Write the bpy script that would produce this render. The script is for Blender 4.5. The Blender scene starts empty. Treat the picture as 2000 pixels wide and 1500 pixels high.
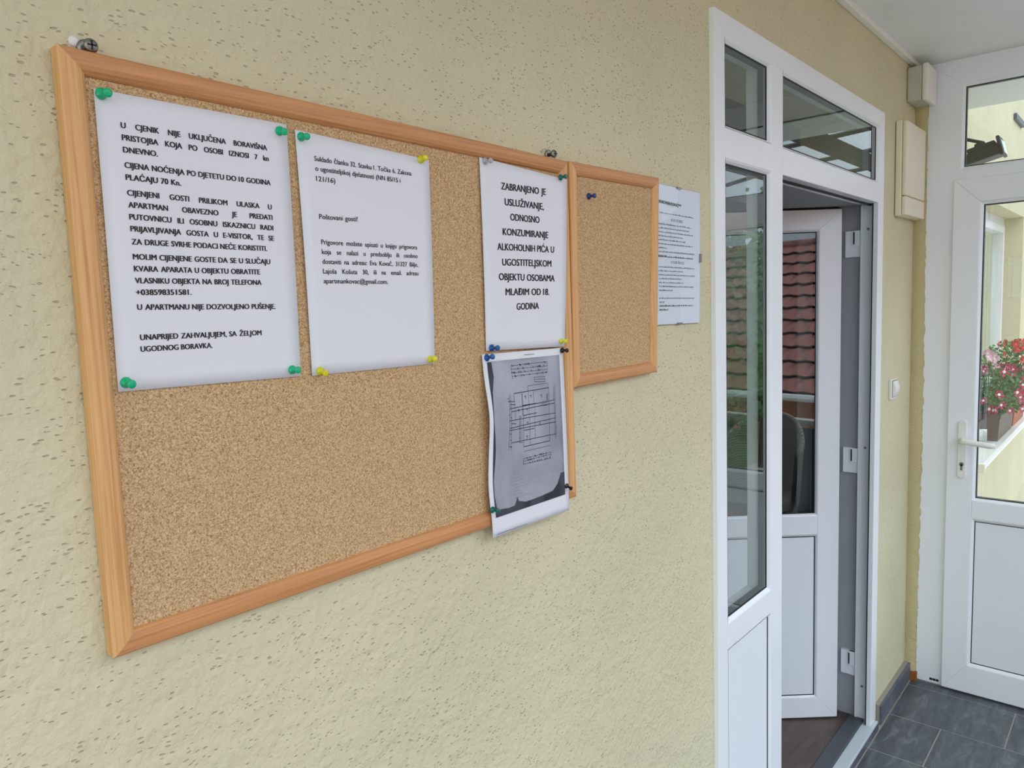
import bpy, bmesh, math, random
from mathutils import Vector, Matrix
random.seed(7)
S = bpy.context.scene
COL = S.collection

# ------------------------------------------------------------------ camera
cam_d = bpy.data.cameras.new('camera')
cam = bpy.data.objects.new('camera', cam_d); COL.objects.link(cam)
YAW, PIT, ROL = 0.718618437, -0.104550248, -0.0362574980
fw = Vector((math.cos(YAW)*math.cos(PIT), math.sin(YAW)*math.cos(PIT), math.sin(PIT)))
rt = fw.cross(Vector((0, 0, 1))).normalized(); up = rt.cross(fw)
rt2 = math.cos(ROL)*rt + math.sin(ROL)*up; up2 = -math.sin(ROL)*rt + math.cos(ROL)*up
M = Matrix((rt2, up2, -fw)).transposed().to_4x4()
M.translation = Vector((-0.219569, -0.790259, 0.018489))
cam.matrix_world = M
cam_d.sensor_width = 36; cam_d.lens = 1440.266/2000*36
cam_d.clip_start = 0.02; cam_d.clip_end = 300
S.camera = cam

# ------------------------------------------------------------------ light: a bright overcast sky
S.view_settings.view_transform = 'Standard'; S.view_settings.look = 'None'
S.view_settings.gamma = 1; S.view_settings.use_curve_mapping = False
S.view_settings.exposure = 0.66
wd = bpy.data.worlds.new('sky'); S.world = wd; wd.use_nodes = True
nt = wd.node_tree; bg = nt.nodes['Background']
tc = nt.nodes.new('ShaderNodeTexCoord'); ns = nt.nodes.new('ShaderNodeTexNoise')
ns.inputs['Scale'].default_value = 2.2; ns.inputs['Detail'].default_value = 5
cr = nt.nodes.new('ShaderNodeValToRGB')
cr.color_ramp.elements[0].position = .38; cr.color_ramp.elements[0].color = (.70, .83, 1, 1)
cr.color_ramp.elements[1].position = .62; cr.color_ramp.elements[1].color = (.88, .95, 1.04, 1)
nt.links.new(tc.outputs['Generated'], ns.inputs['Vector']); nt.links.new(ns.outputs['Fac'], cr.inputs['Fac'])
nt.links.new(cr.outputs['Color'], bg.inputs['Color']); # overcast sky: three times brighter overhead than at the horizon, the same all round
sz = nt.nodes.new('ShaderNodeSeparateXYZ'); nt.links.new(tc.outputs['Generated'], sz.inputs[0])
mr = nt.nodes.new('ShaderNodeMapRange'); nt.links.new(sz.outputs['Z'], mr.inputs['Value'])
mr.inputs['From Min'].default_value = 0; mr.inputs['From Max'].default_value = 1
mr.inputs['To Min'].default_value = .85; mr.inputs['To Max'].default_value = 2.55
nt.links.new(mr.outputs[0], bg.inputs['Strength'])
S.cycles.max_bounces = 10; S.cycles.diffuse_bounces = 6; S.cycles.transparent_max_bounces = 16
S.cycles.glossy_bounces = 6

# ------------------------------------------------------------------ materials
def node(nt, t, **kw):
    n = nt.nodes.new(t)
    for k, v in kw.items():
        if k in n.inputs: n.inputs[k].default_value = v
        else: setattr(n, k, v)
    return n
def srgb(r, g, b):
    f = lambda c: (c/255/12.92) if c <= 10 else ((c/255+.055)/1.055)**2.4
    return (f(r), f(g), f(b), 1)
def base(name, col, rough=.6, metal=0, spec=.5):
    m = bpy.data.materials.new(name); m.use_nodes = True
    p = m.node_tree.nodes['Principled BSDF']
    p.inputs['Base Color'].default_value = col; p.inputs['Roughness'].default_value = rough
    p.inputs['Metallic'].default_value = metal; p.inputs['Specular IOR Level'].default_value = spec
    return m, m.node_tree, p
def coords(nt, scale=(1, 1, 1), rot=(0, 0, 0)):
    t = nt.nodes.new('ShaderNodeTexCoord'); mp = nt.nodes.new('ShaderNodeMapping')
    mp.inputs['Scale'].default_value = scale; mp.inputs['Rotation'].default_value = rot
    nt.links.new(t.outputs['Object'], mp.inputs['Vector']); return mp.outputs['Vector']
def ramp(nt, src, stops):
    r = nt.nodes.new('ShaderNodeValToRGB'); e = r.color_ramp.elements
    while len(e) < len(stops): e.new(.5)
    for i, (p, c) in enumerate(stops): e[i].position = p; e[i].color = c
    nt.links.new(src, r.inputs['Fac']); return r.outputs['Color']
def mix(nt, fac, a, b, bt='MIX'):
    m = nt.nodes.new('ShaderNodeMix'); m.data_type = 'RGBA'; m.blend_type = bt
    for s, v in ((m.inputs[0], fac), (m.inputs[6], a), (m.inputs[7], b)):
        if isinstance(v, (float, int, tuple)): s.default_value = v
        else: nt.links.new(v, s)
    return m.outputs[2]
def math_(nt, op, a, b=0.0):
    m = nt.nodes.new('ShaderNodeMath'); m.operation = op
    for s, v in ((m.inputs[0], a), (m.inputs[1], b)):
        if isinstance(v, (float, int)): s.default_value = v
        else: nt.links.new(v, s)
    return m.outputs[0]
def bump(nt, p, h, strength, dist):
    b = nt.nodes.new('ShaderNodeBump'); b.inputs['Strength'].default_value = strength
    b.inputs['Distance'].default_value = dist
    nt.links.new(h, b.inputs['Height']); nt.links.new(b.outputs['Normal'], p.inputs['Normal'])

def plaster(name, col, pits=1.0):
    m, nt, p = base(name, col, .92, spec=.2)
    v = coords(nt, (1, 1, 1))
    n1 = node(nt, 'ShaderNodeTexNoise', Scale=95., Detail=3., Roughness=.55)
    n2 = node(nt, 'ShaderNodeTexNoise', Scale=2.3, Detail=3.)
    n4 = node(nt, 'ShaderNodeTexNoise', Scale=38., Detail=2.)
    nt.links.new(v, n1.inputs['Vector']); nt.links.new(v, n2.inputs['Vector']); nt.links.new(v, n4.inputs['Vector'])
    # short pits where the float dragged single grains
    dn = node(nt, 'ShaderNodeTexNoise', Scale=11., Detail=1.); nt.links.new(v, dn.inputs['Vector'])
    vv = nt.nodes.new('ShaderNodeVectorMath'); vv.operation = 'MULTIPLY_ADD'
    nt.links.new(dn.outputs['Color'], vv.inputs[0]); vv.inputs[1].default_value = (.03, .03, .03); nt.links.new(v, vv.inputs[2])
    mp = nt.nodes.new('ShaderNodeMapping'); mp.inputs['Scale'].default_value = (115, 115, 330); mp.inputs['Rotation'].default_value = (0, .5, 0)
    nt.links.new(vv.outputs[0], mp.inputs['Vector'])
    vo = node(nt, 'ShaderNodeTexVoronoi', Scale=1.15); nt.links.new(mp.outputs[0], vo.inputs['Vector'])
    sepc = nt.nodes.new('ShaderNodeSeparateColor'); nt.links.new(vo.outputs['Color'], sepc.inputs[0])
    keep = math_(nt, 'GREATER_THAN', sepc.outputs[0], .76)
    r = math_(nt, 'MULTIPLY', sepc.outputs[1], .30)
    pit = math_(nt, 'MULTIPLY', ramp(nt, math_(nt, 'SUBTRACT', vo.outputs['Distance'], r), [(0, (1, 1, 1, 1)), (.16, (0, 0, 0, 1))]), keep)
    pit = math_(nt, 'MULTIPLY', pit, pits)
    c0 = ramp(nt, n2.outputs['Fac'], [(.3, tuple(c*.95 for c in col[:3])+(1,)), (.7, tuple(min(1, c*1.05) for c in col[:3])+(1,))])
    c1 = mix(nt, math_(nt, 'MULTIPLY', pit, .40), c0, tuple(c*.30 for c in col[:3])+(1,))
    nt.links.new(c1, p.inputs['Base Color'])
    h = math_(nt, 'ADD', math_(nt, 'MULTIPLY', n1.outputs['Fac'], .9), math_(nt, 'MULTIPLY', n4.outputs['Fac'], 1.2))
    h = math_(nt, 'SUBTRACT', h, math_(nt, 'MULTIPLY', pit, .35))
    bump(nt, p, h, .8, .0042)
    return m
WALL = plaster('yellow_plaster', srgb(213, 206, 172))
WALLF = plaster('filler_plaster', srgb(198, 184, 138), .6)
def paint(name, col, rough=.6, sc=60., st=.15, dist=.001, var=.03):
    m, nt, p = base(name, col, rough)
    v = coords(nt); n = node(nt, 'ShaderNodeTexNoise', Scale=sc, Detail=3.); nt.links.new(v, n.inputs['Vector'])
    n2 = node(nt, 'ShaderNodeTexNoise', Scale=2.5, Detail=3.); nt.links.new(v, n2.inputs['Vector'])
    a = tuple(c*(1-var) for c in col[:3])+(1,); b = tuple(min(1, c*(1+var)) for c in col[:3])+(1,)
    nt.links.new(ramp(nt, n2.outputs['Fac'], [(.3, a), (.7, b)]), p.inputs['Base Color'])
    bump(nt, p, n.outputs['Fac'], st, dist); return m
CEIL = paint('white_ceiling_paint', srgb(230, 231, 230), .85, 90., .3)
PVC = paint('white_plastic_frame', srgb(240, 243, 246), .28, 8., .04, .0006, .01)
PVCP = paint('white_door_panel', srgb(236, 240, 244), .35, 8., .04, .0006, .01)
GREYIN = paint('inner_wall_paint', srgb(158, 160, 164), .85)
INFILL = paint('blue_grey_infill', srgb(92, 100, 110), .6)
CREAM = paint('cream_plastic', srgb(238, 229, 203), .35)
OLDW = paint('aged_grey_plastic', srgb(196, 196, 180), .6, 40., .3, .001, .08)
WHT = paint('white_enamel', srgb(236, 235, 228), .3)
BLK, _, _ = base('black_rubber', srgb(18, 19, 22), .6)
DARK = paint('dark_grey_plastic', srgb(38, 38, 42), .5)
ALU = paint('grey_aluminium_sill', srgb(190, 198, 202), .45)
ALUD = paint('dark_threshold_strip', srgb(74, 78, 84), .5)
STEEL, _, _ = base('worn_steel', srgb(150, 146, 138), .35, 1)
RUST = paint('rusty_render', srgb(150, 84, 40), .9, 60., .6, .002, .3)
BROWN = paint('brown_timber', srgb(78, 62, 52), .6, 30., .3)
SOIL = paint('potting_soil', srgb(52, 38, 28), .95, 120., 1., .004, .3)
BOXB = paint('brown_planter_plastic', srgb(96, 72, 66), .5)
BOXT = paint('terracotta_planter_plastic', srgb(176, 96, 66), .6)
GRASS = paint('grass', srgb(96, 128, 62), .95, 25., 1., .02, .3)
BOUNCE = paint('pale_bounce_paving', srgb(214, 212, 206), .9, 8., .5, .004, .08)
ORANGE = paint('orange_render', srgb(206, 130, 84), .9)
LEAF = paint('leaf_green', srgb(70, 116, 52), .6, 30., .2, .001, .35)
LEAFL = paint('pale_leaf_green', srgb(150, 170, 110), .6, 30., .2, .001, .3)
INK, _, _ = base('black_ink', srgb(34, 34, 40), .8)
INKG, _, _ = base('grey_ink', srgb(122, 130, 140), .8)

def paper_mat(name, col, shadeblot=False):
    m, nt, p = base(name, col, .75, spec=.3)
    v = coords(nt); n = node(nt, 'ShaderNodeTexNoise', Scale=9., Detail=2.); nt.links.new(v, n.inputs['Vector'])
    bump(nt, p, n.outputs['Fac'], .25, .004); return m
PAPER = paper_mat('white_paper', srgb(228, 230, 235))
m, nt, p = base('grey_photocopy', srgb(140, 142, 150), .6)
v = coords(nt, (9, 9, 6)); n = node(nt, 'ShaderNodeTexNoise', Scale=1., Detail=4., Distortion=.6); nt.links.new(v, n.inputs['Vector'])
nt.links.new(ramp(nt, n.outputs['Fac'], [(.3, srgb(132, 134, 144)), (.7, srgb(176, 178, 190))]), p.inputs['Base Color'])
COPY = m
m, nt, p = base('dark_photocopy', srgb(60, 60, 68), .6)
v = coords(nt, (30, 30, 9)); n = node(nt, 'ShaderNodeTexNoise', Scale=1., Detail=2.); nt.links.new(v, n.inputs['Vector'])
nt.links.new(ramp(nt, n.outputs['Fac'], [(.4, srgb(40, 40, 48)), (.6, srgb(66, 66, 78))]), p.inputs['Base Color'])
COPYD = m

# cork: pressed granules
m, nt, p = base('cork', srgb(190, 150, 105), .9, spec=.15)
v = coords(nt); vo = node(nt, 'ShaderNodeTexVoronoi', Scale=760.); nt.links.new(v, vo.inputs['Vector'])
sp = nt.nodes.new('ShaderNodeSeparateColor'); nt.links.new(vo.outputs['Color'], sp.inputs[0])
nz = node(nt, 'ShaderNodeTexNoise', Scale=330., Detail=3.); nt.links.new(v, nz.inputs['Vector'])
f = math_(nt, 'ADD', math_(nt, 'MULTIPLY', sp.outputs[0], .55), math_(nt, 'MULTIPLY', nz.outputs['Fac'], .5))
c = ramp(nt, f, [(.2, srgb(142, 110, 74)), (.42, srgb(191, 158, 115)), (.65, srgb(206, 174, 131)), (.9, srgb(230, 203, 162))])
nt.links.new(c, p.inputs['Base Color']); bump(nt, p, f, .35, .0008)
CORK = m

def wood(name, scale, a, b):
    m, nt, p = base(name, a, .5)
    v = coords(nt, scale)
    n = node(nt, 'ShaderNodeTexNoise', Scale=1., Detail=6., Roughness=.65, Distortion=.25); nt.links.new(v, n.inputs['Vector'])
    v2 = coords(nt, (2, 2, 2)); n2 = node(nt, 'ShaderNodeTexNoise', Scale=1.5, Detail=2.); nt.links.new(v2, n2.inputs['Vector'])
    c = ramp(nt, n.outputs['Fac'], [(.32, b), (.5, a), (.72, tuple(min(1, x*1.18) for x in a[:3])+(1,))])
    c = mix(nt, math_(nt, 'MULTIPLY', n2.outputs['Fac'], .22), c, tuple(x*.8 for x in b[:3])+(1,))
    nt.links.new(c, p.inputs['Base Color']); bump(nt, p, n.outputs['Fac'], .3, .0006)
    return m
WOODV = wood('pine_grain_upright', (330, 330, 5), srgb(224, 172, 112), srgb(200, 144, 86))
WOODH_SHADED = wood('pine_grain_level_shaded', (5, 330, 330), srgb(206, 146, 92), srgb(182, 122, 76))  # same pine as the uprights, shading of the level rails put into the colour

def tile_mat(name, ca, cb, cc, rot=.5):
    m, nt, p = base(name, ca, .42)
    v = coords(nt, (7, 26, 10), (0, 0, rot)); n = node(nt, 'ShaderNodeTexNoise', Scale=1., Detail=7., Roughness=.62, Distortion=.8)
    nt.links.new(v, n.inputs['Vector'])
    c = ramp(nt, n.outputs['Fac'], [(.3, ca), (.52, cb), (.75, cc)]); nt.links.new(c, p.inputs['Base Color'])
    bump(nt, p, n.outputs['Fac'], .3, .002); return m
SLATE = tile_mat('slate_grey_tile', srgb(68, 72, 78), srgb(88, 92, 98), srgb(122, 126, 130))
SKIRT = tile_mat('slate_skirting_tile', srgb(70, 72, 84), srgb(92, 94, 106), srgb(124, 126, 136), 0)
INTILE = tile_mat('brown_inner_tile', srgb(70, 56, 52), srgb(86, 70, 64), srgb(104, 88, 80))
GROUT = paint('pale_grout', srgb(150, 144, 134), .9, 120.)

def glass_mat(name, tint, ior=1.6):
    m = bpy.data.materials.new(name); m.use_nodes = True; nt = m.node_tree
    nt.nodes.remove(nt.nodes['Principled BSDF'])
    o = nt.nodes['Material Output']; tr = nt.nodes.new('ShaderNodeBsdfTransparent'); tr.inputs[0].default_value = tint
    gl = nt.nodes.new('ShaderNodeBsdfGlossy'); gl.inputs['Roughness'].default_value = 0
    gl.inputs[0].default_value = (.95, 1, .98, 1)
    fr = nt.nodes.new('ShaderNodeFresnel'); fr.inputs['IOR'].default_value = ior
    mx = nt.nodes.new('ShaderNodeMixShader')
    ge = nt.nodes.new('ShaderNodeNewGeometry'); nt.links.new(math_(nt, 'MULTIPLY', fr.outputs[0], math_(nt, 'SUBTRACT', 1.0, ge.outputs['Backfacing'])), mx.inputs[0]); nt.links.new(tr.outputs[0], mx.inputs[1]); nt.links.new(gl.outputs[0], mx.inputs[2])
    nt.links.new(mx.outputs[0], o.inputs[0]); return m
GLASS = glass_mat('window_glass', (.965, .985, .98, 1), 2.1)
GLASSC = glass_mat('clear_sheet', (.97, .99, 1, 1), 1.25)

def plastic(name, c, tr=.35):
    m, nt, p = base(name, c, .18); p.inputs['Transmission Weight'].default_value = tr
    p.inputs['Subsurface Weight'].default_value = 0; return m
PIN = {'green': plastic('green_pin', srgb(0, 190, 130), .1), 'teal': plastic('dark_green_pin', srgb(0, 105, 92), .05),
       'yellow': plastic('yellow_pin', srgb(228, 222, 40), .1), 'white': plastic('clear_pin', srgb(215, 215, 215), .5),
       'blue': plastic('blue_pin', srgb(10, 92, 165), .15), 'navy': plastic('navy_pin', srgb(20, 60, 130), .15),
       'black': plastic('black_pin', srgb(14, 14, 16), 0)}
def flat(name, c, r=.6):
    return base(name, c, r)[0]

# ------------------------------------------------------------------ helpers
XF = [None]                       # current local-to-world transform for panels that are turned
def mo(name, vs, fs, mat, parent=None, smooth=False):
    me = bpy.data.meshes.new(name)
    if XF[0] is not None: vs = [tuple(XF[0] @ Vector(v)) for v in vs]
    me.from_pydata([tuple(v) for v in vs], [], fs); me.materials.append(mat)
    bm = bmesh.new(); bm.from_mesh(me); bmesh.ops.recalc_face_normals(bm, faces=bm.faces)
    bm.to_mesh(me); bm.free()
    if smooth:
        for q in me.polygons: q.use_smooth = True
    o = bpy.data.objects.new(name, me); COL.objects.link(o)
    if parent is not None: attach(o, parent)
    return o
def attach(o, parent):
    o.parent = parent; o.matrix_parent_inverse = Matrix.Translation(parent.location).inverted()
class MB:                         # mesh collector
    def __init__(s): s.v = []; s.f = []
    def add(s, vs, fs):
        n = len(s.v); s.v += [tuple(v) for v in vs]; s.f += [tuple(i+n for i in f) for f in fs]; return s
    def box(s, x0, x1, y0, y1, z0, z1):
        return s.add([(x0,y0,z0),(x1,y0,z0),(x1,y1,z0),(x0,y1,z0),(x0,y0,z1),(x1,y0,z1),(x1,y1,z1),(x0,y1,z1)],
                     [(0,1,2,3),(4,5,6,7),(0,1,5,4),(1,2,6,5),(2,3,7,6),(3,0,4,7)])
    def prism(s, poly, y0, y1):   # polygon in (x,z), extruded over y
        n = len(poly)
        return s.add([(a, y0, b) for a, b in poly]+[(a, y1, b) for a, b in poly],
                     [tuple(range(n)), tuple(range(2*n-1, n-1, -1))]+[(i, (i+1) % n, n+(i+1) % n, n+i) for i in range(n)])
    def tube(s, pts, r, n=8, cap=True):
        pts = [Vector(p) for p in pts]; rs = r if isinstance(r, (list, tuple)) else [r]*len(pts)
        rings = []
        for i, p in enumerate(pts):
            t = (pts[min(i+1, len(pts)-1)]-pts[max(i-1, 0)]).normalized()
            a = t.orthogonal().normalized() if i == 0 else (prev-t*prev.dot(t)).normalized()
            prev = a; b = t.cross(a)
            rings.append([p+rs[i]*(math.cos(2*math.pi*k/n)*a+math.sin(2*math.pi*k/n)*b) for k in range(n)])
        vs = [v for r_ in rings for v in r_]
        fs = [(i*n+k, i*n+(k+1) % n, (i+1)*n+(k+1) % n, (i+1)*n+k) for i in range(len(pts)-1) for k in range(n)]
        if cap: fs += [tuple(range(n)), tuple(range(len(vs)-1, len(vs)-n-1, -1))]
        return s.add(vs, fs)
    def ring(s, o, i, yo, yi):    # sloped ring between two rectangles (x0,x1,z0,z1)
        def c(r, y): return [(r[0], y, r[2]), (r[1], y, r[2]), (r[1], y, r[3]), (r[0], y, r[3])]
        return s.add(c(o, yo)+c(i, yi), [(k, (k+1) % 4, 4+(k+1) % 4, 4+k) for k in range(4)])
    def done(s, name, mat, parent=None, smooth=False, bevel=0):
        o = mo(name, s.v, s.f, mat, parent, smooth)
        if bevel:
            b = o.modifiers.new('bevel', 'BEVEL'); b.width = bevel; b.segments = 2; b.limit_method = 'ANGLE'
            b.harden_normals = False
        return o
def box(name, x0, x1, y0, y1, z0, z1, mat, parent=None, bevel=0):
    return MB().box(x0, x1, y0, y1, z0, z1).done(name, mat, parent, bevel=bevel)
def empty(name, loc):
    o = bpy.data.objects.new(name, None); o.location = loc; o.empty_display_size = .05; COL.objects.link(o); return o
def tag(o, label=None, cat=None, group=None, kind=None):
    for k, v in (('label', label), ('category', cat), ('group', group), ('kind', kind)):
        if v: o[k] = v
    return o
def lathe(prof, n=16):            # profile (r, h) along -y
    m = MB(); vs = []
    for r, h in prof: vs += [(r*math.cos(2*math.pi*k/n), -h, r*math.sin(2*math.pi*k/n)) for k in range(n)]
    fs = [(i*n+k, i*n+(k+1) % n, (i+1)*n+(k+1) % n, (i+1)*n+k) for i in range(len(prof)-1) for k in range(n)]
    fs += [tuple(range(n)), tuple(range(len(vs)-1, len(vs)-n-1, -1))]
    return m.add(vs, fs)

ZF = -1.74; ZC = .958; XP = 3.37; WY = .013
# ------------------------------------------------------------------ large structure
def wall(name, x0, x1, z0, z1, y0, y1, holes, mat):
    xs = sorted({x0, x1, *[h[0] for h in holes], *[h[1] for h in holes]}); zs = sorted({z0, z1, *[h[2] for h in holes], *[h[3] for h in holes]})
    m = MB()
    solid = lambda i, j: 0 <= i < len(xs)-1 and 0 <= j < len(zs)-1 and not any(h[0] <= (xs[i]+xs[i+1])/2 <= h[1] and h[2] <= (zs[j]+zs[j+1])/2 <= h[3] for h in holes)
    for i in range(len(xs)-1):
        for j in range(len(zs)-1):
            if not solid(i, j): continue
            a, b, c, d = xs[i], xs[i+1], zs[j], zs[j+1]
            v = [(a,y0,c),(b,y0,c),(b,y1,c),(a,y1,c),(a,y0,d),(b,y0,d),(b,y1,d),(a,y1,d)]
            f = [(0,1,5,4),(2,3,7,6)]
            if not solid(i, j-1): f.append((0,1,2,3))
            if not solid(i, j+1): f.append((4,5,6,7))
            if not solid(i-1, j): f.append((3,0,4,7))
            if not solid(i+1, j): f.append((1,2,6,5))
            m.add(v, f)
    o = m.done(name, mat)
    bm = bmesh.new(); bm.from_mesh(o.data); bmesh.ops.remove_doubles(bm, verts=bm.verts, dist=1e-5)
    bmesh.ops.recalc_face_normals(bm, faces=bm.faces); bm.to_mesh(o.data); bm.free()
    tag(o, kind='structure'); return o
tag(wall('wall_back', -2.4, 8.6, -3.9, 2.5, WY, .31, [(1.436, 2.844, -1.735, .68), (5.0, 6.8, -.97, .565)], WALL),
    'pale yellow rough plastered house wall with the cork boards and glazed door')
c = box('ceiling', -2.4, 4.38, -1.38, WY, ZC, ZC+.12, CEIL); tag(c, 'white painted porch ceiling', kind='structure')
box('trim_1', -2.4, XP-.03, -.012, WY, ZC-.018, ZC+.001, WHT, bevel=.004); tag(bpy.data.objects['trim_1'], 'white bead along the top of the wall under the ceiling', kind='structure')
fl = tag(box('floor', -2.4, 3.42, -2.14, .30, ZF-.12, ZF-.0012, GROUT), 'dark slate tile porch floor with pale joints', kind='structure')
# floor tiles 30 x 61 in third bond
def tile(name, x0, x1, y0, y1, z0, z1, mat, par):
    g = .0024; b = .0008
    m = MB(); a = [(x0+g, y0+g), (x1-g, y0+g), (x1-g, y1-g), (x0+g, y1-g)]; t = [(x0+g+b, y0+g+b), (x1-g-b, y0+g+b), (x1-g-b, y1-g-b), (x0+g+b, y1-g-b)]
    m.add([(*p, z0) for p in a]+[(*p, z1-b) for p in a]+[(*p, z1) for p in t],
          [(i, (i+1) % 4, 4+(i+1) % 4, 4+i) for i in range(4)]+[(4+i, 4+(i+1) % 4, 8+(i+1) % 4, 8+i) for i in range(4)]+[(8, 9, 10, 11)])
    return m.done(name, mat, par)
row = 0; x = 3.308
rows = [(3.308, 3.37)]+[(3.308-.3065*(k+1), 3.308-.3065*k) for k in range(15)]
for k, (x0, x1) in enumerate(rows):
    off = (-.42+.215*(k-1)) if k else -.635
    while off > -.03: off -= .612
    ys = [-.0145]; y = off
    while y > -2.0: ys.append(y); y -= .612
    ys.append(-2.04)
    for i in range(len(ys)-1):
        tile('tile', x0, x1, ys[i+1], ys[i], ZF-.008, ZF+random.uniform(-.0006, .0006), SLATE, fl)
# skirting
bb = tag(box('baseboard_back', 2.885, XP-.012, -.004, WY, ZF, -1.656, GROUT), 'dark slate skirting tile below the yellow wall', kind='structure')
box('tile', 2.888, XP-.014, -.013, -.003, ZF+.003, -1.66, SKIRT, bb, .0015)
b2 = tag(box('baseboard_left', -2.4, 1.43, -.004, WY, ZF, -1.66, GROUT), 'slate skirting left of the glazed door', kind='structure')
for k in range(6): box('tile', 1.425-.612*(k+1)+.002, 1.425-.612*k-.002, -.012, -.003, ZF+.003, -1.66, SKIRT, b2, .0015)
# step below the threshold
b3 = tag(box('trim_3', 1.436, 2.85, -.012, .02, ZF-.002, -1.712, SKIRT), 'dark riser strip below the door threshold', kind='structure')

# corner filler between wall and white frame: bare, broken edge
m = MB(); N = 150; za, zb = -1.70, .80; L = []
for i in range(N+1):
    z = za+(zb-za)*i/N; e = -.036+random.uniform(-.0035, .0035)+.003*math.sin(z*3); q = .0012*math.sin(z*31)
    L.append([(XP-.012+q, WY, z), (XP-.016+q+random.uniform(-.002, .002), -.006, z), (XP-.010+q, -.02, z), (XP-.004, e, z), (XP+.02, e, z)])
vs = [p for r in L for p in r]
m.add(vs, [(i*5+j, i*5+j+1, (i+1)*5+j+1, (i+1)*5+j) for i in range(N) for j in range(4)])
t2 = tag(m.done('trim_2', WALLF, smooth=True), 'rough yellow filler strip with crumbling edge in the wall corner', kind='structure')
m = MB()
for k in range(14):
    y = -.038+k*.0036; m.box(XP-.016-random.uniform(0, .006), XP+.01, y, y+.0036, ZF, -1.70+random.uniform(-.006, .004))
m.done('rusty_patch', RUST, t2)['label'] = 'orange rusty patch at the foot'
m = MB()
for k in range(60):                # white crumbs of paint on the edge of the filler
    z = random.uniform(-1.66, .2); s = random.uniform(.002, .006); m.box(XP-.003, XP+.001, -.036-s*.5, -.034+random.uniform(0, .003), z, z+s*1.6)
tag(m.done('paint_crumbs', WHT, t2), kind='stuff')
m = MB()
for k in range(70):                # broken plaster beside the door frame
    z = -1.64+1.2*random.random()**1.6; s = random.uniform(.003, .008); m.box(2.846, 2.851+random.uniform(0, .006), .004, WY-.001, z, z+s*2)
tag(m.done('trim_4', WHT), 'chipped white plaster edge along the door frame', kind='structure')

# ------------------------------------------------------------------ glazed fields
def glazed(par, u0, u1, v0, v1, yf=0., d=.011, w=.008, t=.022, pane=True, mat=None, nm='pane'):
    """bead, gasket and pane filling the opening whose front edges are u0..u1, v0..v1"""
    b = MB(); i = (u0+w, u1-w, v0+w, v1-w)
    b.ring((u0, u1, v0, v1), (u0+.003, u1-.003, v0+.003, v1-.003), yf, yf+.0015)
    b.ring((u0+.003, u1-.003, v0+.003, v1-.003), i, yf+.0015, yf+d-.002); b.ring(i, i, yf+d-.002, yf+d+t)
    b.done('glazing_bead', PVC, par)
    g = MB(); k = .0035; j = (i[0]+k, i[1]-k, i[2]+k, i[3]-k)
    g.ring(i, j, yf+d-.0015, yf+d-.001); g.ring(j, j, yf+d-.001, yf+d+t); g.done('gasket', BLK, par)
    return box(nm, j[0]-.001, j[1]+.001, yf+d, yf+d+t, j[2]-.001, j[3]+.001, mat or GLASS, par)
def quadframe(par, u0, u1, v0, v1, w, y0, y1, names=('stile', 'rail'), mat=None, wb=None, wr=None, wt=None, bev=.0018):
    """four mitred members around u0..u1, v0..v1"""
    wb = wb or w; wr = wr or w; wt = wt or w; mat = mat or PVC
    I = (u0+w, u1-wr, v0+wb, v1-wt)
    for n, poly in ((names[0], [(u0, v0), (I[0], I[2]), (I[0], I[3]), (u0, v1)]), (names[0], [(u1, v0), (u1, v1), (I[1], I[3]), (I[1], I[2])]),
                    (names[1], [(u0, v1), (I[0], I[3]), (I[1], I[3]), (u1, v1)]), (names[1], [(u0, v0), (u1, v0), (I[1], I[2]), (I[0], I[2])])):
        MB().prism(poly, y0, y1).done(n, mat, par, bevel=bev)
    return I

# door 1: side light, top lights and an inward leaf
d1 = tag(empty('door_1', (1.43, 0, ZF)), 'white glazed house door with side light, top lights and leaf ajar', kind='structure')
X0, X1, Z1, Z0 = 1.432, 2.848, .684, -1.72
A, B, Cx, D = 1.487, 1.766, 1.848, 2.778
# members, square cut mullions between mitred outer frame
MB().prism([(X0, Z0), (A, Z0), (A, .63), (X0, Z1)], 0, .07).done('jamb', PVC, d1, bevel=.0018)
MB().prism([(X0, Z1), (A, .63), (D, .63), (X1, Z1)], 0, .07).done('head_rail', PVC, d1, bevel=.0018)
r = MB().prism([(X1, Z1), (D, .63), (D, Z0+.02), (X1, Z0+.02)], 0, .0175).done('jamb', PVC, d1, bevel=.0018)
box('jamb_rebate', 2.817, X1, .0175, .07, Z0, .66, PVCP, d1, .0015)
box('jamb_lip', 2.809, 2.818, .062, .0705, Z0+.02, .352, PVC, d1, .0015)
box('gasket', 2.781, 2.835, .0176, .0215, -1.70, .352, BLK, d1)
box('mullion', B, Cx, 0, .07, Z0, .63, PVC, d1, .0018)
box('transom_bar', A, B, 0, .07, .352, .424, PVC, d1, .0018)
box('transom_bar', Cx, D, 0, .07, .352, .424, PVC, d1, .0018)
box('gasket', Cx, 2.81, .03, .04, .347, .3525, BLK, d1)
box('lower_rail', A, B, 0, .07, -.875, -.806, PVC, d1, .0018)
box('foot_rail', A, B, 0, .07, Z0, -1.66, PVC, d1, .0018)
glazed(d1, A, B, .424, .63, nm='top_pane'); glazed(d1, Cx, D, .424, .63, nm='top_pane')
glazed(d1, A, B, -.806, .352, nm='side_pane')
p = glazed(d1, A, B, -1.66, -.875, d=.008, w=.006, mat=PVCP, nm='side_panel')
for px_z in (.262, -.58, -1.56):
    s = lathe([(.005, 0), (.005, .001), (.0035, .0022), (.001, .0022)], 10)
    s.v = [(2.817+v[1], .045+v[0], px_z+v[2]) for v in s.v]; s.done('screw', STEEL, d1, True)
box('inner_lining', 2.834, 2.846, .0715, .315, Z0, .36, GREYIN, d1)
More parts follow.
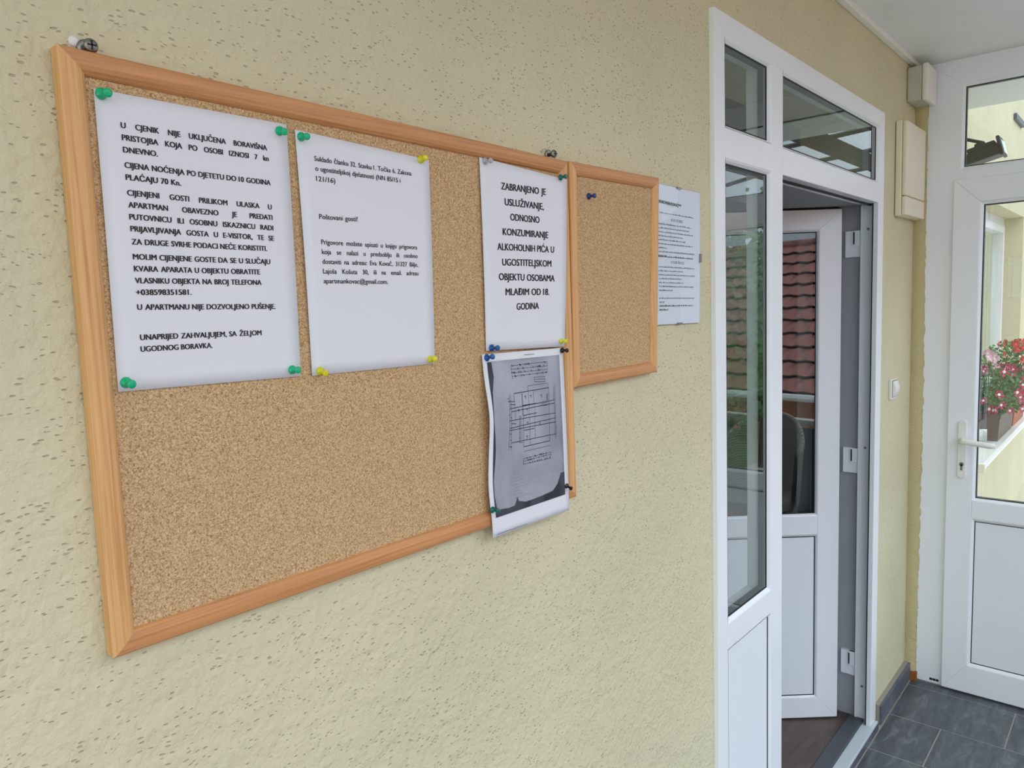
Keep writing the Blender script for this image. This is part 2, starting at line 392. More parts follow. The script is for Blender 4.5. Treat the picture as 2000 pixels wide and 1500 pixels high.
box('inner_lining', 1.84, 2.846, .0715, .315, .352, .362, GREYIN, d1)
th = tag(box('trim_5', 1.80, 2.842, -.012, .035, -1.712, -1.70, ALU, bevel=.003), 'grey door threshold', kind='structure')
box('dark_strip', Cx, 2.815, .035, .09, -1.712, -1.694, ALUD, th, .003)
# the leaf, open inwards
lf = empty('door_leaf', (2.815, .07, -1.70)); attach(lf, d1)
F2 = Vector((.75271599, .65834538, 0)); R2 = Vector((.65834538, -.75271599, 0))
H = Vector((2.76, .07, 0))+F2*.045; sc = 1.0157
XF[0] = Matrix(((R2.x, F2.x, 0, H.x), (R2.y, F2.y, 0, H.y), (0, 0, 1, 0), (0, 0, 0, 1)))
lu = lambda u: u*sc
zz = lambda z: .0185+(z-.0185)*sc
U1 = lu(-.034)*1.0; U1 = -lu(.034); U0 = U1-.95
LZ0, LZ1 = -1.697, .3435
# local u runs to the right, hinge edge is u = -U1 offset
def shift(u): return -lu(u)
IE = shift(.118)                     # inner edge of the hinge stile
def leafpart(*a, **k): return a
e0, e1 = IE-.745, IE
hs = shift(.034)
MB().prism([(hs, LZ0), (hs, LZ1), (e1, zz(.265)), (e1, zz(-1.585))], 0, .07).done('stile', PVC, lf, bevel=.0018)
MB().prism([(e0-.09, LZ0), (e0, zz(-1.585)), (e0, zz(.265)), (e0-.09, LZ1)], 0, .07).done('stile', PVC, lf, bevel=.0018)
MB().prism([(e0-.09, LZ1), (e0, zz(.265)), (e1, zz(.265)), (hs, LZ1)], 0, .07).done('head_rail', PVC, lf, bevel=.0018)
MB().prism([(e0-.09, LZ0), (hs, LZ0), (e1, zz(-1.585)), (e0, zz(-1.585))], 0, .07).done('foot_rail', PVC, lf, bevel=.0018)
box('middle_rail', e0, e1, 0, .07, zz(-.914), zz(-.838), PVC, lf, .0018)
glazed(lf, e0, e1, zz(-.838), zz(.265), nm='pane'); glazed(lf, e0, e1, zz(-1.585), zz(-.914), d=.008, w=.007, mat=PVCP, nm='panel')
MB().tube([(e0-.09, .012, LZ1+.003), (hs-.012, .012, LZ1+.003), (hs-.003, .012, LZ1), (hs+.001, .012, LZ1-.010)], .006).done('seal', BLK, lf)
m = MB().box(e0-.075, e0-.04, -.008, .0, -.72, -.50); m.tube([(e0-.058, -.01, -.6), (e0-.058, -.055, -.6), (e0+.05, -.058, -.6)], .009); m.done('handle', WHT, lf, bevel=.003)
XF[0] = None
for z in (.215, -.63, -1.47):
    h = MB().box(2.818, 2.836, .072, .128, z-.055, z+.045); h.box(2.812, 2.83, .074, .098, z-.012, z+.045)
    o = h.done('hinge', PVCP, d1, bevel=.002)
    box('hinge_slot', 2.8105, 2.814, .092, .0965, z-.006, z+.04, BLK, d1)

# door 2: the white end partition with its own leaf
d2 = tag(empty('door_2', (XP, -.04, ZF)), 'white glazed end partition with half glazed door leaf and white lever handle', kind='structure')
XF[0] = Matrix(((0, 1, 0, XP), (-1, 0, 0, 0), (0, 0, 1, 0), (0, 0, 0, 1)))
Zb = ZF+.006
MB().prism([(.032, Zb), (.156, Zb), (.156, .858), (.032, ZC)], 0, .07).done('jamb', PVC, d2, bevel=.0018)
MB().prism([(.032, ZC), (.156, .858), (.98, .858), (1.05, ZC)], 0, .07).done('head_rail', PVC, d2, bevel=.0018)
MB().prism([(1.05, Zb), (.98, Zb), (.98, .858), (1.05, ZC)], 0, .07).done('jamb', PVC, d2, bevel=.0018)
box('transom_bar', .156, .98, 0, .07, .455, .513, PVC, d2, .0018)
glazed(d2, .156, .98, .513, .858, d=.012, w=.012, nm='top_pane')
box('foot_bar', .032, 1.9, .01, .08, ZF-.002, Zb+.004, ALU, d2, .001)
for k in range(3): box('weather_slot', .088+k*.0125, .0995+k*.0125, -.001, .004, -1.722, -1.712, BLK, d2)
# fixed bay towards the garden
quadframe(d2, 1.05, 1.95, Zb, ZC, .07, 0, .07)
box('middle_rail', 1.12, 1.88, 0, .07, -.95, -.87, PVC, d2, .0018)
glazed(d2, 1.12, 1.88, -.87, ZC-.07); glazed(d2, 1.12, 1.88, Zb+.07, -.95, d=.008, mat=PVCP, nm='panel')
l2 = empty('door_leaf', (XP-.018, -.14, ZF)); attach(l2, d2)
box('leaf_rebate', .150, .972, .0, .05, Zb+.012, .462, PVC, l2) if False else None
I = quadframe(l2, .137, .985, Zb+.004, .473, .096, -.018, .052, wb=.125, wt=.098, bev=.003)
box('middle_rail', I[0], I[1], -.018, .052, -.948, -.872, PVC, l2, .003)
glazed(l2, I[0], I[1], -.872, I[3], yf=-.018, d=.012, w=.012)
glazed(l2, I[0], I[1], I[2], -.948, yf=-.018, d=.010, w=.012, mat=PVCP, nm='panel')
# handle set: plate, lever, cylinder
def stadium(u, v0, v1, r, n=8):
    P = [(u+r*math.cos(math.pi*k/n), v1-r+r*math.sin(math.pi*k/n)) for k in range(n+1)]
    return P+[(u+r*math.cos(math.pi+math.pi*k/n), v0+r+r*math.sin(math.pi+math.pi*k/n)) for k in range(n+1)]
hp = MB().prism(stadium(.194, -.778, -.528, .0165), -.027, -.018).done('handle_plate', WHT, l2, bevel=.003)
MB().tube([(.194, -.027, -.612), (.194, -.052, -.612)], .0115, 14).done('handle_neck', WHT, hp, True)
MB().tube([(.192, -.056, -.612), (.205, -.062, -.613), (.235, -.064, -.616), (.30, -.064, -.622), (.316, -.058, -.622)], [.013, .0125, .0115, .0115, .010], 12).done('lever', WHT, hp, True)
m = MB().tube([(.194, -.0285, -.716), (.194, -.026, -.716)], .0085, 16); m.box(.190, .198, -.0285, -.026, -.742, -.716); m.done('lock_cylinder', STEEL, hp)
box('key_slot', .193, .195, -.0292, -.028, -.721, -.711, BLK, hp)
MB().prism(stadium(.205, -.66, -.56, .03), .075, .085).done('outer_knob_rose', WHT, l2, bevel=.003)
MB().tube([(.235, .06, -.607), (.235, .11, -.607), (.262, .115, -.607)], [.012, .024, .026], 14).done('outer_knob', WHT, l2, True)
XF[0] = None

# ------------------------------------------------------------------ room behind door 1
tag(box('wall_inside', -.2, 4.4, 3.4, 3.5, ZF, 1.0, GREYIN), 'dim inner room wall', kind='structure')
tag(box('wall_left', -.2, -.1, .31, 3.4, ZF, 1.0, GREYIN), 'left wall of the inner room', kind='structure')
tag(box('wall_right', 3.3, 3.4, .31, 3.4, ZF, 1.0, GREYIN), 'right wall of the inner room', kind='structure')
o = box('ceiling_2', -.2, 4.4, .31, 3.5, 1.0, 1.1, GREYIN); o.name = 'ceiling'; tag(o, 'inner room ceiling', kind='structure')
o = box('floor', -.2, 3.4, .09, 3.5, ZF-.1, -1.712, GROUT); tag(o, 'brown tiled inner room floor', kind='structure')
R45 = Matrix.Rotation(math.radians(45), 4, 'Z'); XF[0] = Matrix.Translation((2.35, .55, 0)) @ R45
for i in range(-4, 5):
    for j in range(-4, 5):
        q = XF[0] @ Vector((i*.335+.17, j*.335+.17, 0))
        if .36 < q.y < 3.1 and .1 < q.x < 3.05: tile('tile', i*.335, i*.335+.335, j*.335, j*.335+.335, -1.713, -1.702, INTILE, o)
XF[0] = None
box('tile', Cx, 2.84, .091, .33, -1.713, -1.703, INTILE, o)

# ------------------------------------------------------------------ window 1, outside beyond the partition
w1 = tag(empty('window_1', (5.85, .15, -.93)), 'white framed window set deep in the outer wall behind the flowers', kind='structure')
quadframe(w1, 5.0, 6.8, -.93, .565, .06, .137, .22, ('window_frame', 'window_frame'))
quadframe(w1, 5.06, 6.74, -.87, .505, .055, .125, .2, ('sash', 'sash'))
box('middle_stile', 5.83, 5.87, .135, .2, -.82, .45, PVC, w1, .0015)
box('pane', 5.11, 6.69, .16, .175, -.82, .455, GLASS, w1)
m = MB()
for k in range(60):
    x = 5.05+k*.028; a = .25+.012*math.sin(k*1.1); b = .25+.012*math.sin((k+1)*1.1)
    m.add([(x, a, -.9), (x+.028, b, -.9), (x+.028, b, .54), (x, a, .54), (x, a+.003, -.9), (x+.028, b+.003, -.9), (x+.028, b+.003, .54), (x, a+.003, .54)], [(0,1,2,3),(7,6,5,4)])
CURT = paint('beige_curtain', srgb(206, 196, 164), .9); m.done('curtain', CURT, w1)
m = MB().box(4.47, 7.1, -.118, .137, -.972, -.935); o = m.done('window_sill', WHT, w1, bevel=.012)
box('sill_end_cap', 4.462, 4.476, -.118, .012, -.985, -.936, CREAM, w1, .003)

# ------------------------------------------------------------------ boards
def board(name, q, fwid, label, group):
    """q: outer corners of the front face TL TR BR BL in (x, z)"""
    r = empty(name, (q[3][0]*.5+q[2][0]*.5, WY, q[3][1])); tag(r, label, 'notice board', group)
    c = Vector((sum(p[0] for p in q)/4, sum(p[1] for p in q)/4))
    n = 4; inn = []
    for i in range(4):
        p, a, b = Vector(q[i]), Vector(q[(i+1) % 4]), Vector(q[i-1])
        inn.append(p+fwid*((a-p).normalized()+(b-p).normalized()))
    prof = [(0, WY-.001), (0, -.004), (.08, -.0062), (.22, -.0072), (.6, -.0074), (.8, -.0062), (.94, -.0035), (1, -.001), (1, .004), (0, WY-.001)]
    for i, nm in ((0, 'top_rail'), (1, 'side_rail'), (2, 'bottom_rail'), (3, 'side_rail')):
        j = (i+1) % 4; vs = []
        for (a, y) in prof:
            for k in (i, j):
                v = Vector(q[k]).lerp(inn[k], a); vs.append((v.x, y, v.y))
        m = MB().add(vs, [(2*k, 2*k+1, 2*k+3, 2*k+2) for k in range(len(prof)-1)]); m.done(nm, WOODH_SHADED if i in (0, 2) else WOODV, r)
    vs = []
    for y in (0.0, .006):
        for k in range(4): v = Vector(q[k]).lerp(inn[k], .9); vs.append((v.x, y, v.y))
    MB().add(vs, [(0, 1, 2, 3), (4, 5, 6, 7), (0, 1, 5, 4), (1, 2, 6, 5), (2, 3, 7, 6), (3, 0, 4, 7)]).done('cork_panel', CORK, r)
    return r
board('cork_board', [(.05, .278), (.846, .267), (.846, -.331), (.048, -.323)], .0235, 'large cork notice board in a pine frame with four papers pinned on', 'cork boards side by side on the yellow wall')
board('cork_board', [(.8525, .268), (1.162, .271), (1.142, -.129), (.8475, -.131)], .0225, 'small cork notice board in a pine frame, empty but for one blue pin', 'cork boards side by side on the yellow wall')

# ------------------------------------------------------------------ papers and their print
CAMX, CAMZ, CAMY = -.2196, .0185, -.7903
def onray(p, y):                    # slide a corner read at y = -.002 so that it lies on the frame instead
    k = (y-CAMY)/(-.002-CAMY); return (CAMX+(p[0]-CAMX)*k, CAMZ+(p[1]-CAMZ)*k)
class Paper:
    def __init__(s, q, ys=(-.002,)*4, bulge=lambda s_, t: 0, side=lambda s_, t: 0):
        s.q = [Vector((*onray(p, y), y)) for p, y in zip(q, ys)]; s.b = bulge; s.sd = side
    def at(s, u, t, off=0.):
        q = s.q; v = (1-u)*(1-t)*q[0]+u*(1-t)*q[1]+u*t*q[2]+(1-u)*t*q[3]
        return (v.x+s.sd(u, t), v.z-s.b(u, t)-off, v.y)
    def sheet(s, name, mat, u0=0., u1=1., t0=0., t1=1., off=0., thick=.0003, nx=14, ny=20, parent=None):
        m = MB(); vs = []
        for k in (0, 1):
            for j in range(ny+1):
                for i in range(nx+1):
                    vs.append(s.at(u0+(u1-u0)*i/nx, t0+(t1-t0)*j/ny, off-k*thick))
        n = (nx+1)*(ny+1); fs = []
        for j in range(ny):
            for i in range(nx):
                a = j*(nx+1)+i; fs.append((a, a+1, a+nx+2, a+nx+1)); fs.append((n+a, n+a+nx+1, n+a+nx+2, n+a+1))
        ed = [i for i in range(nx+1)]+[j*(nx+1)+nx for j in range(1, ny+1)]+[ny*(nx+1)+i for i in range(nx-1, -1, -1)]+[j*(nx+1) for j in range(ny-1, 0, -1)]
        fs += [(ed[i], ed[(i+1) % len(ed)], n+ed[(i+1) % len(ed)], n+ed[i]) for i in range(len(ed))]
        return m.add(vs, fs).done(name, mat, parent, nx > 2)
    def strip(s, m, a, b, w):       # a thin printed line between two points given in sheet fractions
        W, Hh = .21, .297; d = Vector(((b[0]-a[0])*W, (b[1]-a[1])*Hh)); L = d.length or 1e-6; nrm = Vector((-d.y, d.x))/L*w/2
        n = max(1, int(L/.02)); vs = []
        for k in range(n+1):
            u = a[0]+(b[0]-a[0])*k/n; t = a[1]+(b[1]-a[1])*k/n
            for sg in (1, -1): vs.append(s.at(u+sg*nrm.x/W, t+sg*nrm.y/Hh, .0011))
        m.add(vs, [(2*k, 2*k+1, 2*k+3, 2*k+2) for k in range(n)])
_wc = {}
def word(txt, weight):
    if (txt, weight) in _wc: return _wc[(txt, weight)]
    cu = bpy.data.curves.new('t', 'FONT'); cu.body = txt; cu.size = 1; cu.resolution_u = 3; cu.offset = weight
    o = bpy.data.objects.new('t', cu); COL.objects.link(o); dg = bpy.context.evaluated_depsgraph_get(); dg.update()
    me = bpy.data.meshes.new_from_object(o.evaluated_get(dg))
    vs = [(v.co.x, v.co.y) for v in me.vertices]; fs = [tuple(p.vertices) for p in me.polygons]
    bpy.data.objects.remove(o); bpy.data.curves.remove(cu); bpy.data.meshes.remove(me)
    xs = [v[0] for v in vs] or [0, 0]; r = (vs, fs, min(xs), max(xs)); _wc[(txt, weight)] = r; return r
CAPH = .682                          # cap height of the built-in face at size 1
def fit_k(txt, s0, s1, W, gap=.42):
    g = [word(w, 0) for w in txt.split(' ')]; return (s1-s0)*W/(sum(q[3]-q[2] for q in g)+gap*(len(g)-1))
def print_line(P, parent, txt, s0, t0, s1, t1, cap, bold=.03, W=.213, Hh=.297, kj=None, mat=None, gapmin=.42):
    g = [word(w, 0) for w in txt.split(' ')]; size = cap/CAPH
    tot = (s1-s0)*W; nat = sum(q[3]-q[2] for q in g)
    if kj is None: k = tot/(nat+gapmin*(len(g)-1)); gap = gapmin*k
    else: k = kj; gap = (tot-nat*k)/(len(g)-1)
    m = MB(); x = 0
    for vs, fs, a, b in g:
        for sh in ((0,) if not bold else (-bold, 0, bold)):
            out = []
            for vx, vy in vs:
                d = (x+(vx-a+sh)*k); f = d/tot; out.append(P.at(s0+(s1-s0)*f, t0+(t1-t0)*f-vy*size/Hh, .0006+abs(sh)*.001))
            m.add(out, fs)
        x += (b-a)*k+gap
    return m.done('printed_line', mat or INK, parent)
T1 = [("U CJENIK NIJE UKLJUČENA BORAVIŠNA",0.1054,0.1140,0.8648,0.1139),
("PRISTOJBA KOJA PO OSOBI IZNOSI 7 kn",0.1060,0.1544,0.8701,0.1540),
("DNEVNO.",0.1065,0.1947,0.2668,0.1935),
("CIJENA NOĆENJA PO DJETETU DO 10 GODINA",0.1072,0.2452,0.8714,0.2462),
("PLAĆAJU 70 Kn.",0.1078,0.2855,0.3719,0.2849),
("CIJENJENI GOSTI PRILIKOM ULASKA U",0.1085,0.3370,0.8680,0.3395),
("APARTMAN OBAVEZNO JE PREDATI",0.1091,0.3770,0.8686,0.3799),
("PUTOVNICU ILI OSOBNU ISKAZNICU RADI",0.1097,0.4172,0.8692,0.4200),
("PRIJAVLJIVANJA GOSTA U E-VISITOR, TE SE",0.1102,0.4570,0.8697,0.4600),
("ZA DRUGE SVRHE PODACI NEĆE KORISTITI.",0.1109,0.5007,0.8231,0.5010),
("MOLIM CIJENJENE GOSTE DA SE U SLUČAJU",0.1116,0.5512,0.8380,0.5514),
("KVARA APARATA U OBJEKTU OBRATITE",0.1121,0.5915,0.7725,0.5921),
("VLASNIKU OBJEKTA NA BROJ TELEFONA",0.1127,0.6319,0.7778,0.6321),
("+038598351581.",0.1133,0.6722,0.3868,0.6705),
("U APARTMANU NIJE DOZVOLJENO PUŠENJE.",0.1140,0.7227,0.8546,0.7249),
("UNAPRIJED ZAHVALJUJEM, SA ŽELJOM",0.1172,0.8269,0.7617,0.8261),
("UGODNOG BORAVKA.",0.1160,0.8673,0.4792,0.8662)]
T2 = [("Suklado članku 32. Stavku 1. Točka 6. Zakona",0.1120,0.1105,0.8410,0.0940),
("o ugostiteljskoj djelatnosti (NN 85/15 i",0.1135,0.1504,0.7449,0.1367),
("121/16)",0.1143,0.1923,0.2444,0.1890),
("Poštovani gosti!",0.1156,0.3477,0.3894,0.3400),
("Prigovore možete upisati u knjigu prigovora",0.1179,0.4522,0.8643,0.4407),
("koja se nalazi u predsoblju ili osobno",0.1177,0.4928,0.8654,0.4819),
("dostaviti na adresu: Eva Kovač, 31327 Bilje,",0.1175,0.5333,0.8665,0.5231),
("Lajoša Košuta 30, ili na email. adresu",0.1173,0.5738,0.8676,0.5644),
("apartmankovac@gmail.com.",0.1171,0.6143,0.6041,0.6099)]
T3 = [("ZABRANJENO JE",0.2154,0.1412,0.7289,0.1197),("USLUŽIVANJE,",0.2497,0.2214,0.7028,0.2061),
("ODNOSNO",0.3074,0.2976,0.6483,0.2865),("KONZUMIRANJE",0.2174,0.3818,0.7554,0.3651),
("ALKOHOLNIH PIĆA U",0.1541,0.4651,0.8313,0.4449),("UGOSTITELJSKOM",0.2031,0.5450,0.7956,0.5282),
("OBJEKTU OSOBAMA",0.1625,0.6241,0.8400,0.6126),("MLAĐIM OD 18.",0.2360,0.7035,0.7703,0.6932),("GODINA",0.3634,0.7818,0.6371,0.7752)]
G = 'papers pinned to the large cork board'
def gauss(x, c, w): return math.exp(-((x-c)/w)**2)
P1 = Paper([(.080,.244),(.292,.243),(.289,-.057),(.077,-.053)], bulge=lambda u, t: .0016*math.sin(math.pi*t)*(1-gauss(u, 0, .3)*.3)+.001*math.sin(3*math.pi*u)*math.sin(math.pi*t))
a1 = tag(P1.sheet('notice_sheet', PAPER), 'white paper with dense bold capitals under four green pins, leftmost on the board', 'paper', G)
K1 = fit_k(T1[3][0], T1[3][1], T1[3][3], .213)
for i, t in enumerate(T1): print_line(P1, a1, *t, cap=.0056, bold=.038, kj=K1 if i in (0, 1, 5, 6, 7, 8) else None)
P2 = Paper([(.303,.239),(.520,.230),(.513,-.060),(.305,-.058)], bulge=lambda u, t: .0022*math.sin(math.pi*t)*(1-.5*u))
a2 = tag(P2.sheet('notice_sheet', PAPER), 'white paper with three short paragraphs of small lower case print, second from the left', 'paper', G)
K2 = fit_k(T2[1][0], T2[1][1], T2[1][3], .215)
for i, t in enumerate(T2): print_line(P2, a2, *t, cap=.0060, bold=.014, W=.215, kj=K2 if i in (4, 5, 6, 7) else None)
P3 = Paper([(.625,.247),(.847,.236),(.827,-.055),(.623,-.049)], ys=(-.003, -.0105, -.0105, -.003), bulge=lambda u, t: .0015*math.sin(math.pi*t))
a3 = tag(P3.sheet('notice_sheet', PAPER), 'white paper with large centred capitals about alcohol, above the floor plan', 'paper', G)
for t in T3: print_line(P3, a3, *t, cap=.0108, bold=.030, W=.215)
P4 = Paper([(.613,-.054),(.821,-.057),(.827,-.352),(.622,-.350)], ys=(-.004, -.0112, -.0112, -.0105),
           bulge=lambda u, t: (.0075*gauss(t, .33, .17)-.0)*(1-u)**2+.001*math.sin(math.pi*t)+.0015*gauss(t, .8, .15)*(1-u),
           side=lambda u, t: -.0052*gauss(t, .74, .14)*(1-u)**2)
a4 = tag(P4.sheet('floor_plan_sheet', PAPER, nx=16, ny=26), 'white paper with a grey photocopied floor plan hanging over the lower board edge', 'paper', G)
ph = P4.sheet('photocopied_plan', COPY, .045, .943, .041, .892, .0005, nx=16, ny=26, parent=a4)
m = MB(); bot = .893
edge = [(.046,.86),(.10,.853),(.20,.861),(.274,.858),(.298,.835),(.31,.812),(.325,.84),(.41,.857),(.52,.856),(.62,.853),(.771,.845),(.84,.812),(.891,.752),(.942,.750)]
vs = []
for u, t in edge: vs += [P4.at(u, t, .0009), P4.at(u, bot, .0009)]
m.add(vs, [(2*k, 2*k+2, 2*k+3, 2*k+1) for k in range(len(edge)-1)])
vs = []
for k in range(11):
    t = .045+.081*k; w = .016+.012*math.sin(k*1.3)+(.03 if k < 2 else 0); vs += [P4.at(.046, t, .0009), P4.at(.046+w, t, .0009)]
m.add(vs, [(2*k, 2*k+2, 2*k+3, 2*k+1) for k in range(10)])
m.done('dark_photocopy_edge', COPYD, a4)
LN = [(0.314,0.075,0.772,0.073),(0.314,0.095,0.766,0.097),(0.313,0.115,0.765,0.118),(0.317,0.135,0.77,0.134),(0.314,0.075,0.321,0.149),(0.772,0.073,0.77,0.138),(0.591,0.153,0.73,0.159),(0.591,0.153,0.595,0.184),(0.595,0.18,0.729,0.189),(0.73,0.159,0.729,0.189),(0.59,0.167,0.73,0.172),(0.502,0.198,0.768,0.199),(0.502,0.198,0.501,0.232),(0.768,0.199,0.767,0.233),(0.318,0.23,0.317,0.376),(0.317,0.376,0.419,0.378),(0.772,0.226,0.757,0.541),(0.564,0.235,0.566,0.309),(0.419,0.361,0.413,0.54),(0.571,0.309,0.564,0.505),(0.501,0.232,0.495,0.54),(0.416,0.568,0.756,0.568),(0.26,0.231,0.228,0.545),(0.275,0.231,0.257,0.545),(0.839,0.225,0.834,0.534),(0.854,0.218,0.849,0.533),(0.371,0.358,0.36,0.51),(0.356,0.511,0.404,0.513),(0.663,0.312,0.75,0.311),(0.667,0.325,0.744,0.328),(0.663,0.312,0.667,0.325),(0.405,0.608,0.764,0.609),(0.405,0.622,0.759,0.622),(0.404,0.639,0.758,0.646),(0.405,0.608,0.404,0.645),(.764,.609,.758,.646)]
m = MB()
for a in LN: P4.strip(m, a[:2], a[2:], .0005)
for a in [(0.318,0.23,0.772,0.226),(0.419,0.236,0.416,0.361),(0.417,0.304,0.595,0.305),(0.419,0.361,0.598,0.36),(0.421,0.446,0.556,0.448),(0.413,0.54,0.761,0.541),(.748,.26,.745,.30)]:
    P4.strip(m, a[:2], a[2:], .0011)
for k in range(20): P4.strip(m, (.362, .363+k*.0078), (.398, .363+k*.0078), .0004)
for y in (.075, .095, .115, .135, .608, .622, .64):
    for k in range(9):
        x = .32+.44*random.random() if y < .2 else .41+.34*random.random()
        P4.strip(m, (x-.006, y-.006), (x+.006, y+.005), .0009)
for k in range(16):
    P4.strip(m, (random.choice((.238, .262, .845, .318)), .25+.018*k), (random.choice((.246, .27, .853, .322)), .256+.018*k), .001)
for x, y in ((.46,.26),(.53,.262),(.36,.33),(.47,.335),(.67,.27),(.47,.41),(.46,.49),(.63,.43)):
    P4.strip(m, (x-.012, y-.007), (x+.012, y-.007), .0008); P4.strip(m, (x, y-.008), (x+.004, y+.008), .0008)
tag(m.done('plan_lines', INK, a4), kind='stuff')
m = MB()
for k in range(9):                   # faint handwriting under the plan
    y = .665+.019*k; x = .22+.07*random.random()
    while x < .22+random.choice((.12, .2, .28, .33)): P4.strip(m, (x, y), (x+.012, y-.004*random.random()), .0006); x += .02
x = .045
while x < .41: w = random.choice((.006, .010, .014)); P4.strip(m, (x, .9865+(x-.045)*.008), (x+w, .9865+(x-.045)*.008), .0011); x += w+.003
x = .485
while x < .61: w = random.choice((.006, .010)); P4.strip(m, (x, .0215), (x+w, .0215), .0012); x += w+.003
tag(m.done('faint_handwriting', INKG, a4), kind='stuff')

# clip framed sheet beside the small board
cf = tag(empty('clip_frame', (1.265, WY, -.035)), 'frameless glass clip frame holding a page of small print, right of the small board', 'picture frame')
q = [(1.1645,.265),(1.372,.262),(1.364,-.035),(1.1645,-.032)]
class Flat(Paper):
    def __init__(s, q, y): s.q = [Vector((a, b, y)) for a, b in q]; s.b = lambda u, t: 0; s.sd = lambda u, t: 0
PF = Flat(q, .0085)
PF.sheet('backing', GREYIN, thick=.003, off=-.0005, nx=1, ny=1, parent=cf)
sh = PF.sheet('printed_sheet', PAPER, .004, .996, .003, .997, 0, nx=1, ny=1, parent=cf)
PF.sheet('glass_cover', GLASSC, off=.0035, thick=.002, nx=1, ny=1, parent=cf)
def clip(u, t, du, dt):
    m = MB(); c = [PF.at(u-du, t-dt, .0045), PF.at(u+du, t-dt, .0045), PF.at(u+du, t+dt, .0045), PF.at(u-du, t+dt, .0045)]
    m.add(c+[(a, .0125, b) for a, _, b in c], [(0,1,2,3),(4,5,6,7),(0,1,5,4),(1,2,6,5),(2,3,7,6),(3,0,4,7)]); m.done('clip', STEEL, cf)
clip(.5, .004, .045, .006); clip(.992, .5, .014, .033); clip(.5, .995, .045, .006)
print_line(PF, sh, 'APARTMAN KOVAČ***', .075, .135, .56, .142, cap=.0066, bold=.04, W=.207)
print_line(PF, sh, 'KUĆNI RED', .34, .252, .60, .252, cap=.0058, bold=0, W=.207, mat=INKG)
print_line(PF, sh, 'HOUSE RULES', .32, .556, .62, .556, cap=.0058, bold=0, W=.207, mat=INKG)
m = MB(); m2 = MB()
def scrib(mm, x0, x1, y, h):
    x0 = max(x0, .07); x = x0
    while x < x1:
        w = random.uniform(.02, .07); e = min(x1, x+w); xx = x
        while xx < e:
            k = random.uniform(.35, 1.); P = PF; hh = h*k
            mm.add([P.at(xx, y, .0004), P.at(xx+.006, y, .0004), P.at(xx+.006, y-hh, .0004), P.at(xx, y-hh, .0004)], [(0, 1, 2, 3)]); xx += .0095
        x = e+.012
rows_ = [(.10,.83,.175+.03),(.03,.78,.284),(.03,.74,.312),(.03,.82,.340),(.03,.60,.368),(.03,.66,.396),(.03,.82,.424),(.03,.24,.452),(.03,.86,.48),(.03,.24,.508),
         (.03,.86,.588),(.03,.60,.616),(.03,.87,.644),(.03,.56,.672),(.03,.60,.70),(.03,.84,.728),(.03,.36,.756),(.03,.86,.812),(.03,.18,.84)]
for a, b, y in rows_: scrib(m, a, b, y, .012)
for a, b, y in [(.03,.82,.534-.02),(.03,.82,.868),(.03,.26,.896)]: scrib(m2, a, b, y, .013)
tag(m.done('small_print', INKG, sh), kind='stuff'); tag(m2.done('bold_small_print', INK, sh), kind='stuff')

# ------------------------------------------------------------------ push pins
prof = [(.0055, 0), (.0058, .0008), (.0055, .0022), (.0034, .0036), (.0026, .0058), (.0024, .0085), (.0030, .0105), (.0042, .0118), (.0045, .0136), (.0040, .0148), (.0018, .0152)]
def pin(x, z, col, y, label, grp, sc=1., tilt=(0, 0)):
    o = lathe([(r*sc, h*sc) for r, h in prof], 20).done('push_pin', PIN[col], None, True)
    o.location = (x, y, z); o.rotation_euler = (tilt[0], 0, tilt[1]); tag(o, label, 'push pin', grp)
    return o
GP = 'push pins in the notice boards'
pin(.086, .240, 'green', -.0027, 'green push pin in the top left corner of the leftmost paper', GP, 1.0, (.12, .1))
pin(.2815, .234, 'green', -.0027, 'green push pin in the top right corner of the leftmost paper', GP, .95, (.25, -.1))
pin(.3105, .2315, 'green', -.0027, 'green push pin in the top left corner of the small print paper', GP, .95, (.15, 0))
pin(.0845, -.044, 'green', -.0027, 'green push pin in the bottom left corner of the leftmost paper', GP, 1.0, (.1, .05))
pin(.277, -.048, 'green', -.0027, 'green push pin in the bottom right corner of the leftmost paper', GP, .95)
pin(.504, .2285, 'yellow', -.0027, 'yellow push pin in the top right corner of the small print paper', GP, .95, (0, -.2))
pin(.316, -.053, 'yellow', -.0027, 'yellow push pin in the bottom left corner of the small print paper', GP, .95, (.2, 0))
pin(.504, -.053, 'yellow', -.0027, 'yellow push pin in the bottom right corner of the small print paper', GP, .95, (-.1, -.2))
pin(.635, .242, 'white', -.0037, 'clear push pin in the top left corner of the paper about alcohol', GP, .95, (.1, 0))
pin(.817, .2355, 'teal', -.0105, 'dark green push pin through the paper about alcohol at the board frame', GP, .9)
pin(.6335, -.045, 'blue', -.0037, 'blue push pin in the bottom left corner of the paper about alcohol', GP, 1.)
pin(.805, -.0445, 'yellow', -.0108, 'yellow push pin in the bottom right corner of the paper about alcohol', GP, .85)
pin(.6205, -.0595, 'blue', -.0045, 'blue push pin in the top left corner of the floor plan paper', GP, 1., (-.15, 0))
pin(.806, -.0605, 'black', -.0115, 'black push pin in the top right corner of the floor plan paper', GP, .85)
pin(.613, -.300, 'teal', -.0105, 'dark green push pin in the lower left of the floor plan paper', GP, .95)
pin(.8075, -.302, 'black', -.0113, 'black push pin in the lower right of the floor plan paper', GP, .85, (.3, 0))
pin(.914, .2135, 'navy', -.0008, 'blue push pin alone on the small cork board', GP, 1., (.05, 0))
o = lathe([(.0022, 0), (.0024, .0015), (.0008, .0022)], 8).done('nail_head', STEEL, None, True); o.location = (1.112, .0, .248)
tag(o, 'tiny nail head near the top right of the small cork board', 'nail')

